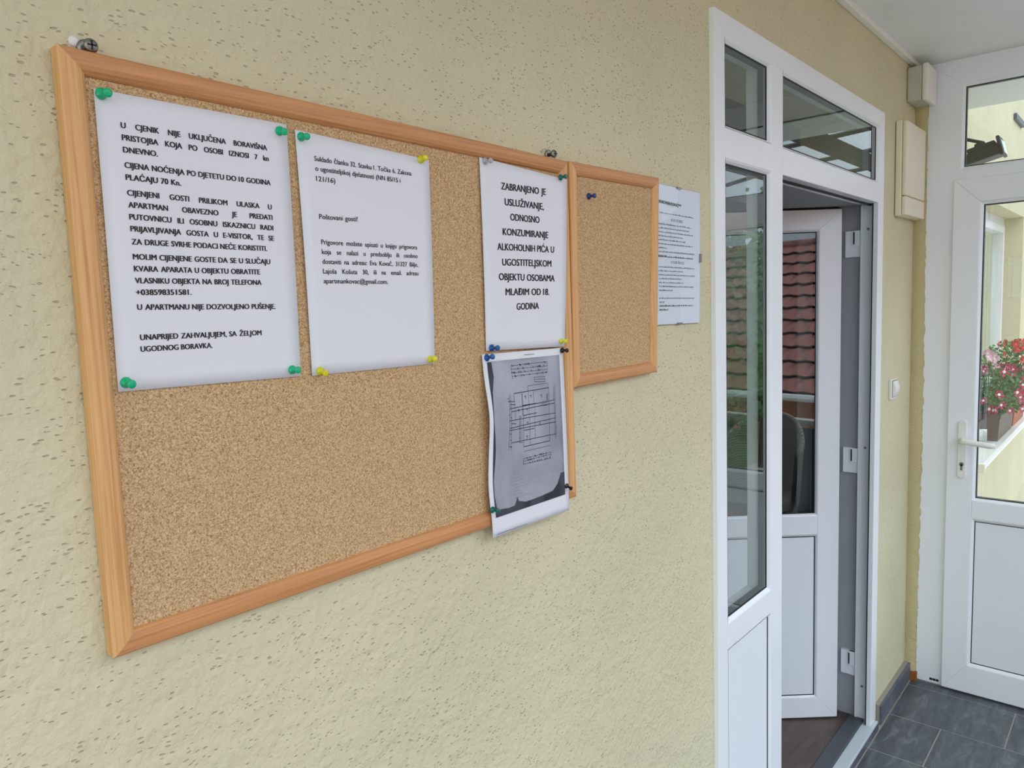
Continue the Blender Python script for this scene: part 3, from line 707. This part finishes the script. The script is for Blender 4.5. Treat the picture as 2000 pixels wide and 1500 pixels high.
# hanging screws above the large board
def hang(x, z, label, plug):
    r = tag(empty('hanging_screw', (x, WY, z)), label, 'screw', 'screws holding up the large cork board')
    def put(m, nm, mat, sm=True):
        m.v = [(a+x, b+WY, c+z) for a, b, c in m.v]; return m.done(nm, mat, r, sm)
    put(lathe([(.0085, -.001), (.0085, .0035), (.006, .0042), (.003, .0042)], 20), 'washer', STEEL)
    h = put(lathe([(.0032, 0), (.0032, .011), (.0064, .0125), (.0068, .0145), (.0055, .0165), (.001, .0172)], 18), 'screw_head', STEEL)
    c = MB().box(x-.0042, x+.0042, WY-.0176, WY-.0166, z-.0008, z+.0008); c.box(x-.0008, x+.0008, WY-.0176, WY-.0166, z-.0042, z+.0042); c.done('cross_slot', BLK, h)
    g = MB().box(x-.006, x+.006, WY-.004, WY-.002, z-.022, z-.004); g.done('hanger_plate', STEEL, r, bevel=.0005)
    if plug: put(lathe([(.005, -.002), (.005, .0008), (.003, .001)], 12), 'wall_plug', WHT).location = (-.010, 0, .005)
hang(.0815, .2845, 'bright screw and washer above the left end of the large cork board', True)
hang(.8135, .2760, 'small dull screw above the right end of the large cork board', False)

# ------------------------------------------------------------------ things on the wall right of the door
mb = tag(empty('meter_cabinet', (3.19, WY, .33)), 'flat cream plastic cupboard high on the wall beside the white partition', 'cabinet')
xa, xb = 3.045, 3.352
box('cabinet_body', xa, xb, -.012, WY-.002, .322, .690, CREAM, mb, .004)
box('cabinet_door', xa+.003, xb, -.030, -.0125, .400, .6885, CREAM, mb, .006)
box('lower_cover', xa+.003, xb, -.030, -.0125, .3235, .3975, CREAM, mb, .006)
jb = tag(empty('junction_box', (3.28, WY, .78)), 'aged pale grey junction box in the corner under the ceiling', 'junction box')
box('box_body', 3.205, 3.352, -.043, WY-.001, .79, .925, OLDW, jb, .006); box('box_lid', 3.200, 3.357, -.066, -.0435, .785, .930, WHT, jb, .008)
for z in (.83, .885):
    o = MB().tube([(3.2045, -.012, z), (3.2085, -.012, z)], .016, 16); o.done('knockout', OLDW, jb)
sw = tag(empty('light_switch', (3.05, WY, -.37)), 'small white rocker switch on the yellow wall beside the door', 'light switch')
box('switch_plate', 3.012, 3.092, .001, WY, -.412, -.330, WHT, sw, .003)
m = MB(); n = 10
vs = []
for i in range(n+1):
    z = -.402+.064*i/n; y = -.001-.010*math.sin(math.pi*i/n)
    vs += [(3.020, y, z), (3.085, y, z), (3.020, .002, z), (3.085, .002, z)]
m.add(vs, [f for i in range(n) for f in ((4*i, 4*i+1, 4*i+5, 4*i+4), (4*i, 4*i+4, 4*i+6, 4*i+2), (4*i+1, 4*i+3, 4*i+7, 4*i+5))]); m.done('rocker', WHT, sw)
box('rocker_shadow_gap', 3.0185, 3.0865, .0, .0022, -.404, -.336, DARK, sw)

# ------------------------------------------------------------------ outside beyond the partition
fd = tag(empty('floodlight', (3.8, WY, .62)), 'black floodlight on the outer wall seen through the top pane', 'floodlight')
box('wall_bracket', 3.70, 3.80, -.02, WY, .55, .74, DARK, fd, .004)
MB().tube([(3.75, -.02, .70), (3.75, -.09, .705), (3.75, -.175, .672)], .0075).done('arm', DARK, fd)
MB().tube([(3.75, -.02, .58), (3.75, -.07, .64), (3.75, -.075, .70)], .006).done('arm', DARK, fd)
XF[0] = Matrix.Translation((3.75, -.145, .612)) @ Matrix.Rotation(math.radians(-14), 4, 'X')
m = MB().box(-.055, .055, -.10, .11, -.03, .018); m.box(-.04, .04, -.09, .02, .018, .040); m.done('lamp_body', DARK, fd, bevel=.006)
MB().box(-.058, .058, -.112, -.098, -.036, .05).done('lens_frame', DARK, fd, bevel=.004)
MB().box(-.045, .045, -.115, -.110, -.028, .03).done('lens', GLASSC, fd)
MB().tube([(.0, -.03, .03), (0, -.03, .055)], [.028, .02], 14).done('sensor_housing', DARK, fd, True)
XF[0] = None
wb = tag(box('wall_vent', 6.1, 6.5, -.008, WY, 1.19, 1.23, ALUD, bevel=.004), 'small dark grey bar fixed high on the outer wall', 'bracket')

def planter(x0, x1, mat, label):
    r = tag(empty('planter_box', ((x0+x1)/2, .02, -.935)), label, 'planter', 'planters on the outer window sill')
    ya, yb, z0, z1 = -.085, .105, -.934, -.765
    m = MB(); t = .012
    o = [(x0+t, ya+t), (x1-t, ya+t), (x1-t, yb-t), (x0+t, yb-t)]; u = [(x0, ya), (x1, ya), (x1, yb), (x0, yb)]; w = [(x0+t, ya+t), (x1-t, ya+t), (x1-t, yb-t), (x0+t, yb-t)]
    m.add([(*p, z0) for p in o]+[(*p, z1) for p in u]+[(*p, z1) for p in w]+[(*p, z1-.03) for p in w],
          [(0,1,2,3)]+[(4*k+i, 4*k+(i+1) % 4, 4*k+4+(i+1) % 4, 4*k+4+i) for k in range(3) for i in range(4)])
    m.done('planter_wall', mat, r)
    k = MB().box(x0-.004, x1+.004, ya-.004, ya+.006, z1-.022, z1+.002); k.box(x0-.004, x0+.006, ya, yb, z1-.022, z1+.002); k.done('rim', mat, r, bevel=.002)
    box('soil', x0+.012, x1-.012, ya+.012, yb-.012, z1-.028, z1-.015, SOIL, r)
planter(5.20, 5.80, BOXB, 'brown window box nearest the partition, full of red and pink flowers')
planter(5.86, 6.40, BOXT, 'terracotta window box behind the brown one')
RED = flat('red_petal', srgb(214, 24, 36), .5); MAG = flat('magenta_petal', srgb(178, 20, 82), .5); PNK = flat('pale_pink_petal', srgb(240, 190, 205), .5)
EYE = flat('white_flower_eye', srgb(248, 240, 240), .6); EYR = flat('orange_flower_eye', srgb(235, 90, 60), .6)
def petals(r, cup):
    m = MB()
    for k in range(5):
        a = 2*math.pi*k/5; pts = [(0, 0)]
        for (rr, da) in ((.45, -.38), (.8, -.5), (1, -.25), (1.03, .1), (.95, .35), (.7, .5), (.4, .36)):
            pts.append((rr*r*math.cos(a+da), rr*r*math.sin(a+da)))
        m.add([(p[0], -cup*(p[0]**2+p[1]**2)/r-.0004*k, p[1]) for p in pts], [tuple(range(len(pts)))])
    return m
pm = {}
def flower(par, x, y, z, r, mat, eye):
    key = (mat.name,)
    if key not in pm:
        o = petals(.026, .35).done('flower', mat); pm[key] = o.data; bpy.data.objects.remove(o)
        e = lathe([(.0085, .0005), (.0085, .004), (.004, .0055)], 8).done('eye', eye); pm[key+('e',)] = e.data; bpy.data.objects.remove(e)
    o = bpy.data.objects.new('flower', pm[key]); COL.objects.link(o); attach(o, par)
    o.location = (x, y, z); o.scale = (r/.026,)*3
    o.rotation_euler = (random.uniform(-.5, .2), random.uniform(0, 6), random.uniform(-1.1, -.1))
    e = bpy.data.objects.new('flower_eye', pm[key+('e',)]); COL.objects.link(e); e.parent = o
def plant(cx, cy, cz, rx, ry, rz, nl, fl, label, leafmat=LEAF):
    r = tag(empty('flowering_plant', (cx, .01, -.79)), label, 'flowers', 'flowering plants in the window boxes')
    m = MB()
    for k in range(7):
        a = random.uniform(0, 6.3); e = (cx+rx*.7*math.cos(a), cy+ry*.6*math.sin(a), cz+rz*random.uniform(-.2, .5))
        m.tube([(cx+random.uniform(-.03, .03), .01, -.79), ((cx+e[0])/2, (e[1]+.01)/2, (-.79+e[2])/2+.03), e], [.004, .003, .002], 5)
    m.done('stems', LEAF, r)
    m = MB()
    for k in range(nl):
        while True:
            d = Vector((random.uniform(-1, 1), random.uniform(-1, 1), random.uniform(-1, 1)))
            if d.length < 1: break
        p = Vector((cx+d.x*rx, cy+d.y*ry, cz+d.z*rz)); s = random.uniform(.018, .034)
        a = Vector((random.uniform(-1, 1), random.uniform(-1, .3), random.uniform(-.5, 1))).normalized(); b = a.orthogonal().normalized(); c = a.cross(b)
        m.add([p, p+a*s*.5+b*s*.38+c*s*.08, p+a*s, p+a*s*.5-b*s*.38+c*s*.08, p+a*s*.5-c*s*.06], [(0, 1, 4), (1, 2, 4), (2, 3, 4), (3, 0, 4)])
    tag(m.done('leaves', leafmat, r), kind='stuff')
    for k in range(fl[0]):
        a = random.uniform(math.pi*.7, math.pi*2.05); b = random.uniform(-.7, 1.2)
        flower(r, cx+rx*1.02*math.cos(a)*math.cos(b), cy+ry*1.05*math.sin(a)*math.cos(b)-.01, cz+rz*math.sin(b), random.uniform(.022, .032), fl[1], fl[2])
    return r
plant(5.30, -.03, -.63, .23, .18, .16, 800, (46, MAG, EYE), 'magenta flowers with white eyes spilling from the near end of the brown box')
plant(5.62, -.10, -.64, .20, .14, .16, 650, (40, MAG, EYE), 'magenta flowers with white eyes at the far end of the brown box')
plant(5.40, .06, -.47, .16, .08, .08, 160, (16, PNK, EYE), 'pale pink blossoms with light foliage above the brown box', LEAFL)
plant(5.90, -.04, -.47, .28, .16, .13, 600, (50, RED, EYR), 'bright red geranium rising at the back of the window boxes')
plant(6.25, -.10, -.66, .22, .15, .16, 420, (26, MAG, EYE), 'magenta flowers over the terracotta box')

# ------------------------------------------------------------------ garden side, seen in the panes
rl = tag(empty('porch_railing', (.5, -2.1, ZF)), 'white topped metal railing along the open side of the porch', 'railing')
box('top_rail', -2.4, 3.37, -2.13, -2.05, -.91, -.87, WHT, rl, .005); box('bottom_rail', -2.4, 3.37, -2.105, -2.075, -1.66, -1.63, STEEL, rl, .003)
for k in range(45): MB().tube([(-2.35+k*.13, -2.09, -1.64), (-2.35+k*.13, -2.09, -.90)], .007, 6, False).done('baluster', STEEL, rl)
for k in (1, 2): box('infill_panel', -2.34+k*1.9+.003, -2.38+(k+1)*1.9-.003, -2.075, -2.068, -1.60, -.93, INFILL, rl, .002)
for k in range(4): box('post', -2.38+k*1.9, -2.34+k*1.9, -2.11, -2.07, ZF-.003, -.90, WHT, rl, .003)
tag(box('porch_base', -2.4, 3.42, -2.14, .3, -3.9, ZF-.12, GREYIN), 'rendered base under the porch floor', kind='structure').name = 'wall_front'
tag(box('ground', -60, 90, -70, .3, -4.1, -3.9, GRASS), 'green lawn around the houses', 'lawn', kind='structure')
tag(box('bounce_path', -60, 90, -6.2, .3, -3.899, -3.88, BOUNCE), 'pale slab added between the houses to bounce light into the porch', 'light reflector', kind='structure')  # added pale ground, bounces sky light up to ceiling and lower wall
# pergola beyond the ceiling edge
pg = tag(empty('pergola', (5.6, -1.2, 1.0)), 'brown timber pergola beams beyond the end of the porch ceiling', 'pergola')
for y in (-.98, -1.75): box('beam', 4.39, 7.6, y-.04, y+.04, 1.02, 1.12, BROWN, pg, .004)
for x in (4.67, 5.5, 6.3, 7.1):
    MB().tube([(x, -.4, 1.20), (x, -.7, 1.18), (x, -1.2, 1.15), (x, -1.7, 1.13), (x, -2.2, 1.05)], .018, 6).done('rafter', BROWN, pg)
for x in (4.8, 7.3): box('post', x-.04, x+.04, -1.79, -1.71, -3.9, 1.02, BROWN, pg, .004)
# neighbour's house with a red tiled roof
hs_ = tag(empty('neighbour_house', (6, -10, -3.9)), 'orange rendered neighbouring house with long red tiled roof, seen in the panes', 'house')
box('house_wall', -11, 44, -15.6, -8.5, -3.9, -1.5, ORANGE, hs_)
EY, EZ, RY, RZ = -8.0, -1.54, -12.0, 1.08
m, nt, p = base('weathered_red_roof_tile', srgb(150, 88, 78), .8)
v = coords(nt, (9, 3, 3), (0, 0, .5)); n = node(nt, 'ShaderNodeTexNoise', Scale=1., Detail=3.); nt.links.new(v, n.inputs['Vector'])
nt.links.new(ramp(nt, n.outputs['Fac'], [(.34, srgb(104, 78, 74)), (.5, srgb(168, 108, 98)), (.68, srgb(186, 116, 102))]), p.inputs['Base Color'])
TILE = m
ROOFD, _, _ = base('dark_roof_underlay', srgb(40, 34, 34), .9)
tp = math.hypot(RY-EY, RZ-EZ); dy, dz = (RY-EY)/tp, (RZ-EZ)/tp
m = MB().add([(-11.3, EY, EZ-.06), (44.3, EY, EZ-.06), (44.3, RY, RZ-.06), (-11.3, RY, RZ-.06), (-11.3, RY-4, EZ-.06), (44.3, RY-4, EZ-.06)],
             [(0, 1, 2, 3), (3, 2, 5, 4), (0, 3, 4), (1, 5, 2), (0, 4, 5, 1)])
rf = m.done('roof', ROOFD, hs_)
TW, TH = .30, tp/12
def tilegeo(x, k):
    vs = []; n = 6
    for i in range(n+1):
        u = i/n; h = .011*math.sin(math.pi*2*u)+.02
        for t, hh in ((-.05, .055), (.99, .0)):
            s = (k+t)*TH; vs.append((x+u*TW, EY+dy*s-dz*(h+hh)*-1*0, EZ+dz*s+h+hh))
        s = (k-.03)*TH; vs.append((x+u*TW, EY+dy*s, EZ+dz*s+h+.035))
    return vs, [f for i in range(n) for f in ((3*i, 3*i+3, 3*i+4, 3*i+1), (3*i+2, 3*i+5, 3*i+4, 3*i+1))]
m = MB(); x = -11.2; base_me = None
i0 = 0
while x < 44.1:
    near = -4.7 < x < -.9
    for k in range(12):
        if near:
            vs, fs = tilegeo(0, 0)
            if base_me is None:
                t = MB().add(vs, fs).done('roof_tile', TILE, None); base_me = t.data; bpy.data.objects.remove(t)
            t = bpy.data.objects.new('roof_tile', base_me); COL.objects.link(t); t.location = (x, dy*k*TH, dz*k*TH); t.parent = rf
            t.matrix_parent_inverse = Matrix.Translation(hs_.location).inverted() @ Matrix.Identity(4); t.matrix_parent_inverse = Matrix.Identity(4)
        else:
            m.add(*tilegeo(x, k))
    x += TW
tag(m.done('roof_tile_field', TILE, rf), kind='stuff')
MB().tube([(-11.3, RY, RZ+.03), (44.3, RY, RZ+.03)], .09, 8).done('ridge', TILE, hs_)
MB().tube([(-11.3, EY+.06, EZ-.03), (44.3, EY+.06, EZ-.03)], .06, 8).done('gutter', WHT, hs_)
for x in (-8, -5, -.2, 4, 8, 12, 17): 
    f_ = box('house_window', x, x+1.1, -8.52, -8.44, -3.0, -1.9, PVC, hs_); box('pane', x+.08, x+1.02, -8.44, -8.43, -2.92, -1.98, GLASS, f_)
def hedge(x, y, rx, ry, h, label):
    r = tag(empty('garden_hedge', (x, y, -3.9)), label, 'hedge', 'hedges in the garden'); m = MB()
    for k in range(1300):
        a = random.uniform(-1, 1); b = random.uniform(-1, 1); c = random.uniform(0, 1)
        p = Vector((x+a*rx, y+b*ry, -3.9+c*h*(1-.15*a*a))); s = random.uniform(.08, .16)
        d = Vector((random.uniform(-1, 1), random.uniform(-1, 1), random.uniform(-1, 1))).normalized(); e = d.orthogonal().normalized()
        m.add([p, p+d*s*.5+e*s*.35, p+d*s, p+d*s*.5-e*s*.35], [(0, 1, 2, 3)])
    tag(m.done('leaves', LEAF, r), kind='stuff')
    m = MB()
    for k in range(8): m.tube([(x+rx*(k-3.5)/4, y, -3.9), (x+rx*(k-3.5)/4, y, -3.9+h*.8)], .03, 5)
    m.done('stems', BROWN, r)
hedge(9.5, -6.6, 1.8, .35, 2.2, 'green hedge in front of the neighbouring house, nearer one')
hedge(24.5, -6.9, 2.0, .35, 2.5, 'green hedge in front of the neighbouring house, farther one')
def tree(x, y, r_, h, label):
    r = tag(empty('garden_tree', (x, y, -3.9)), label, 'tree', 'trees beside the neighbouring house'); m = MB()
    m.tube([(x, y, -3.9), (x+.1, y, -2.4), (x, y+.1, -3.9+h*.7)], [.14, .10, .04], 8)
    for k in range(6): a = k*1.05; m.tube([(x, y, -2.6+.2*k), (x+r_*.6*math.cos(a), y+r_*.6*math.sin(a), -1.9+.3*k)], [.04, .015], 6)
    m.done('trunk', BROWN, r); m = MB()
    for k in range(4200):
        while True:
            d = Vector((random.uniform(-1, 1), random.uniform(-1, 1), random.uniform(-1, 1)))
            if d.length < 1: break
        p = Vector((x+d.x*r_, y+d.y*r_, -3.9+h*.60+d.z*h*.42)); s = random.uniform(.12, .24)
        e = Vector((random.uniform(-1, 1), random.uniform(-1, 1), random.uniform(-1, 1))).normalized(); g = e.orthogonal().normalized()
        m.add([p, p+e*s*.5+g*s*.35, p+e*s, p+e*s*.5-g*s*.35], [(0, 1, 2, 3)])
    tag(m.done('leaves', LEAF, r), kind='stuff')
tree(12.6, -5.7, 1.6, 5.6, 'round green tree before the neighbouring house, nearest of three')
tree(16.2, -5.9, 1.8, 6.2, 'round green tree before the neighbouring house, middle of three')
tree(20.2, -5.9, 1.9, 6.4, 'round green tree before the neighbouring house, farthest of three')
tag(box('garden_wall', 8.8, 10.9, -4.9, -4.7, -3.9, -1.35, WHT, bevel=.02), 'short white garden wall seen in the side pane', 'wall')
# wicker chair on the porch
wc = tag(empty('wicker_chair', (1.45, -1.5, ZF)), 'grey wicker armchair on the porch mirrored in the open leaf', 'chair')
m, nt, p = base('grey_wicker', srgb(200, 192, 176), .6)
v = coords(nt, (1, 1, 1)); wv = node(nt, 'ShaderNodeTexWave', Scale=38., Distortion=2.); wv.bands_direction = 'DIAGONAL'; nt.links.new(v, wv.inputs['Vector'])
nt.links.new(ramp(nt, wv.outputs['Fac'], [(.2, srgb(120, 112, 98)), (.7, srgb(224, 218, 204))]), p.inputs['Base Color']); bump(nt, p, wv.outputs['Fac'], .8, .005)
WICK = m
m = MB(); na, nh = 24, 10; vs = []
for t in (0, .03):
    for j in range(nh+1):
        for i in range(na+1):
            a = math.pi*(1.0+i/na); rr = .29-t+.03*(j/nh); hgt = .38+.56*(j/nh)*(1-.36*abs(math.cos(a))**3)
            vs.append((1.45+rr*math.cos(a), -1.5+rr*math.sin(a)*.95, ZF+hgt))
n = (na+1)*(nh+1); fs = []
for j in range(nh):
    for i in range(na):
        q_ = j*(na+1)+i; fs += [(q_, q_+1, q_+na+2, q_+na+1), (n+q_, n+q_+na+1, n+q_+na+2, n+q_+1)]
fs += [(nh*(na+1)+i, nh*(na+1)+i+1, n+nh*(na+1)+i+1, n+nh*(na+1)+i) for i in range(na)]
m.add(vs, fs).done('backrest', WICK, wc, True)
MB().tube([(1.45+.305*math.cos(math.pi*(1+i/20)), -1.5+.29*math.sin(math.pi*(1+i/20)), ZF+.38+.56*(1-.36*abs(math.cos(math.pi*(1+i/20)))**3)) for i in range(21)], .018, 8).done('rim', WICK, wc, True)
MB().tube([(1.45, -1.5, ZF+.36), (1.45, -1.5, ZF+.42)], .265, 24).done('seat', WICK, wc)
for sx_, sy_ in ((-1, -1), (1, -1), (-1, 1), (1, 1)):
    MB().tube([(1.45+sx_*.18, -1.5+sy_*.17, ZF), (1.45+sx_*.17, -1.5+sy_*.16, ZF+.37)], [.016, .022], 8).done('leg', WICK, wc)
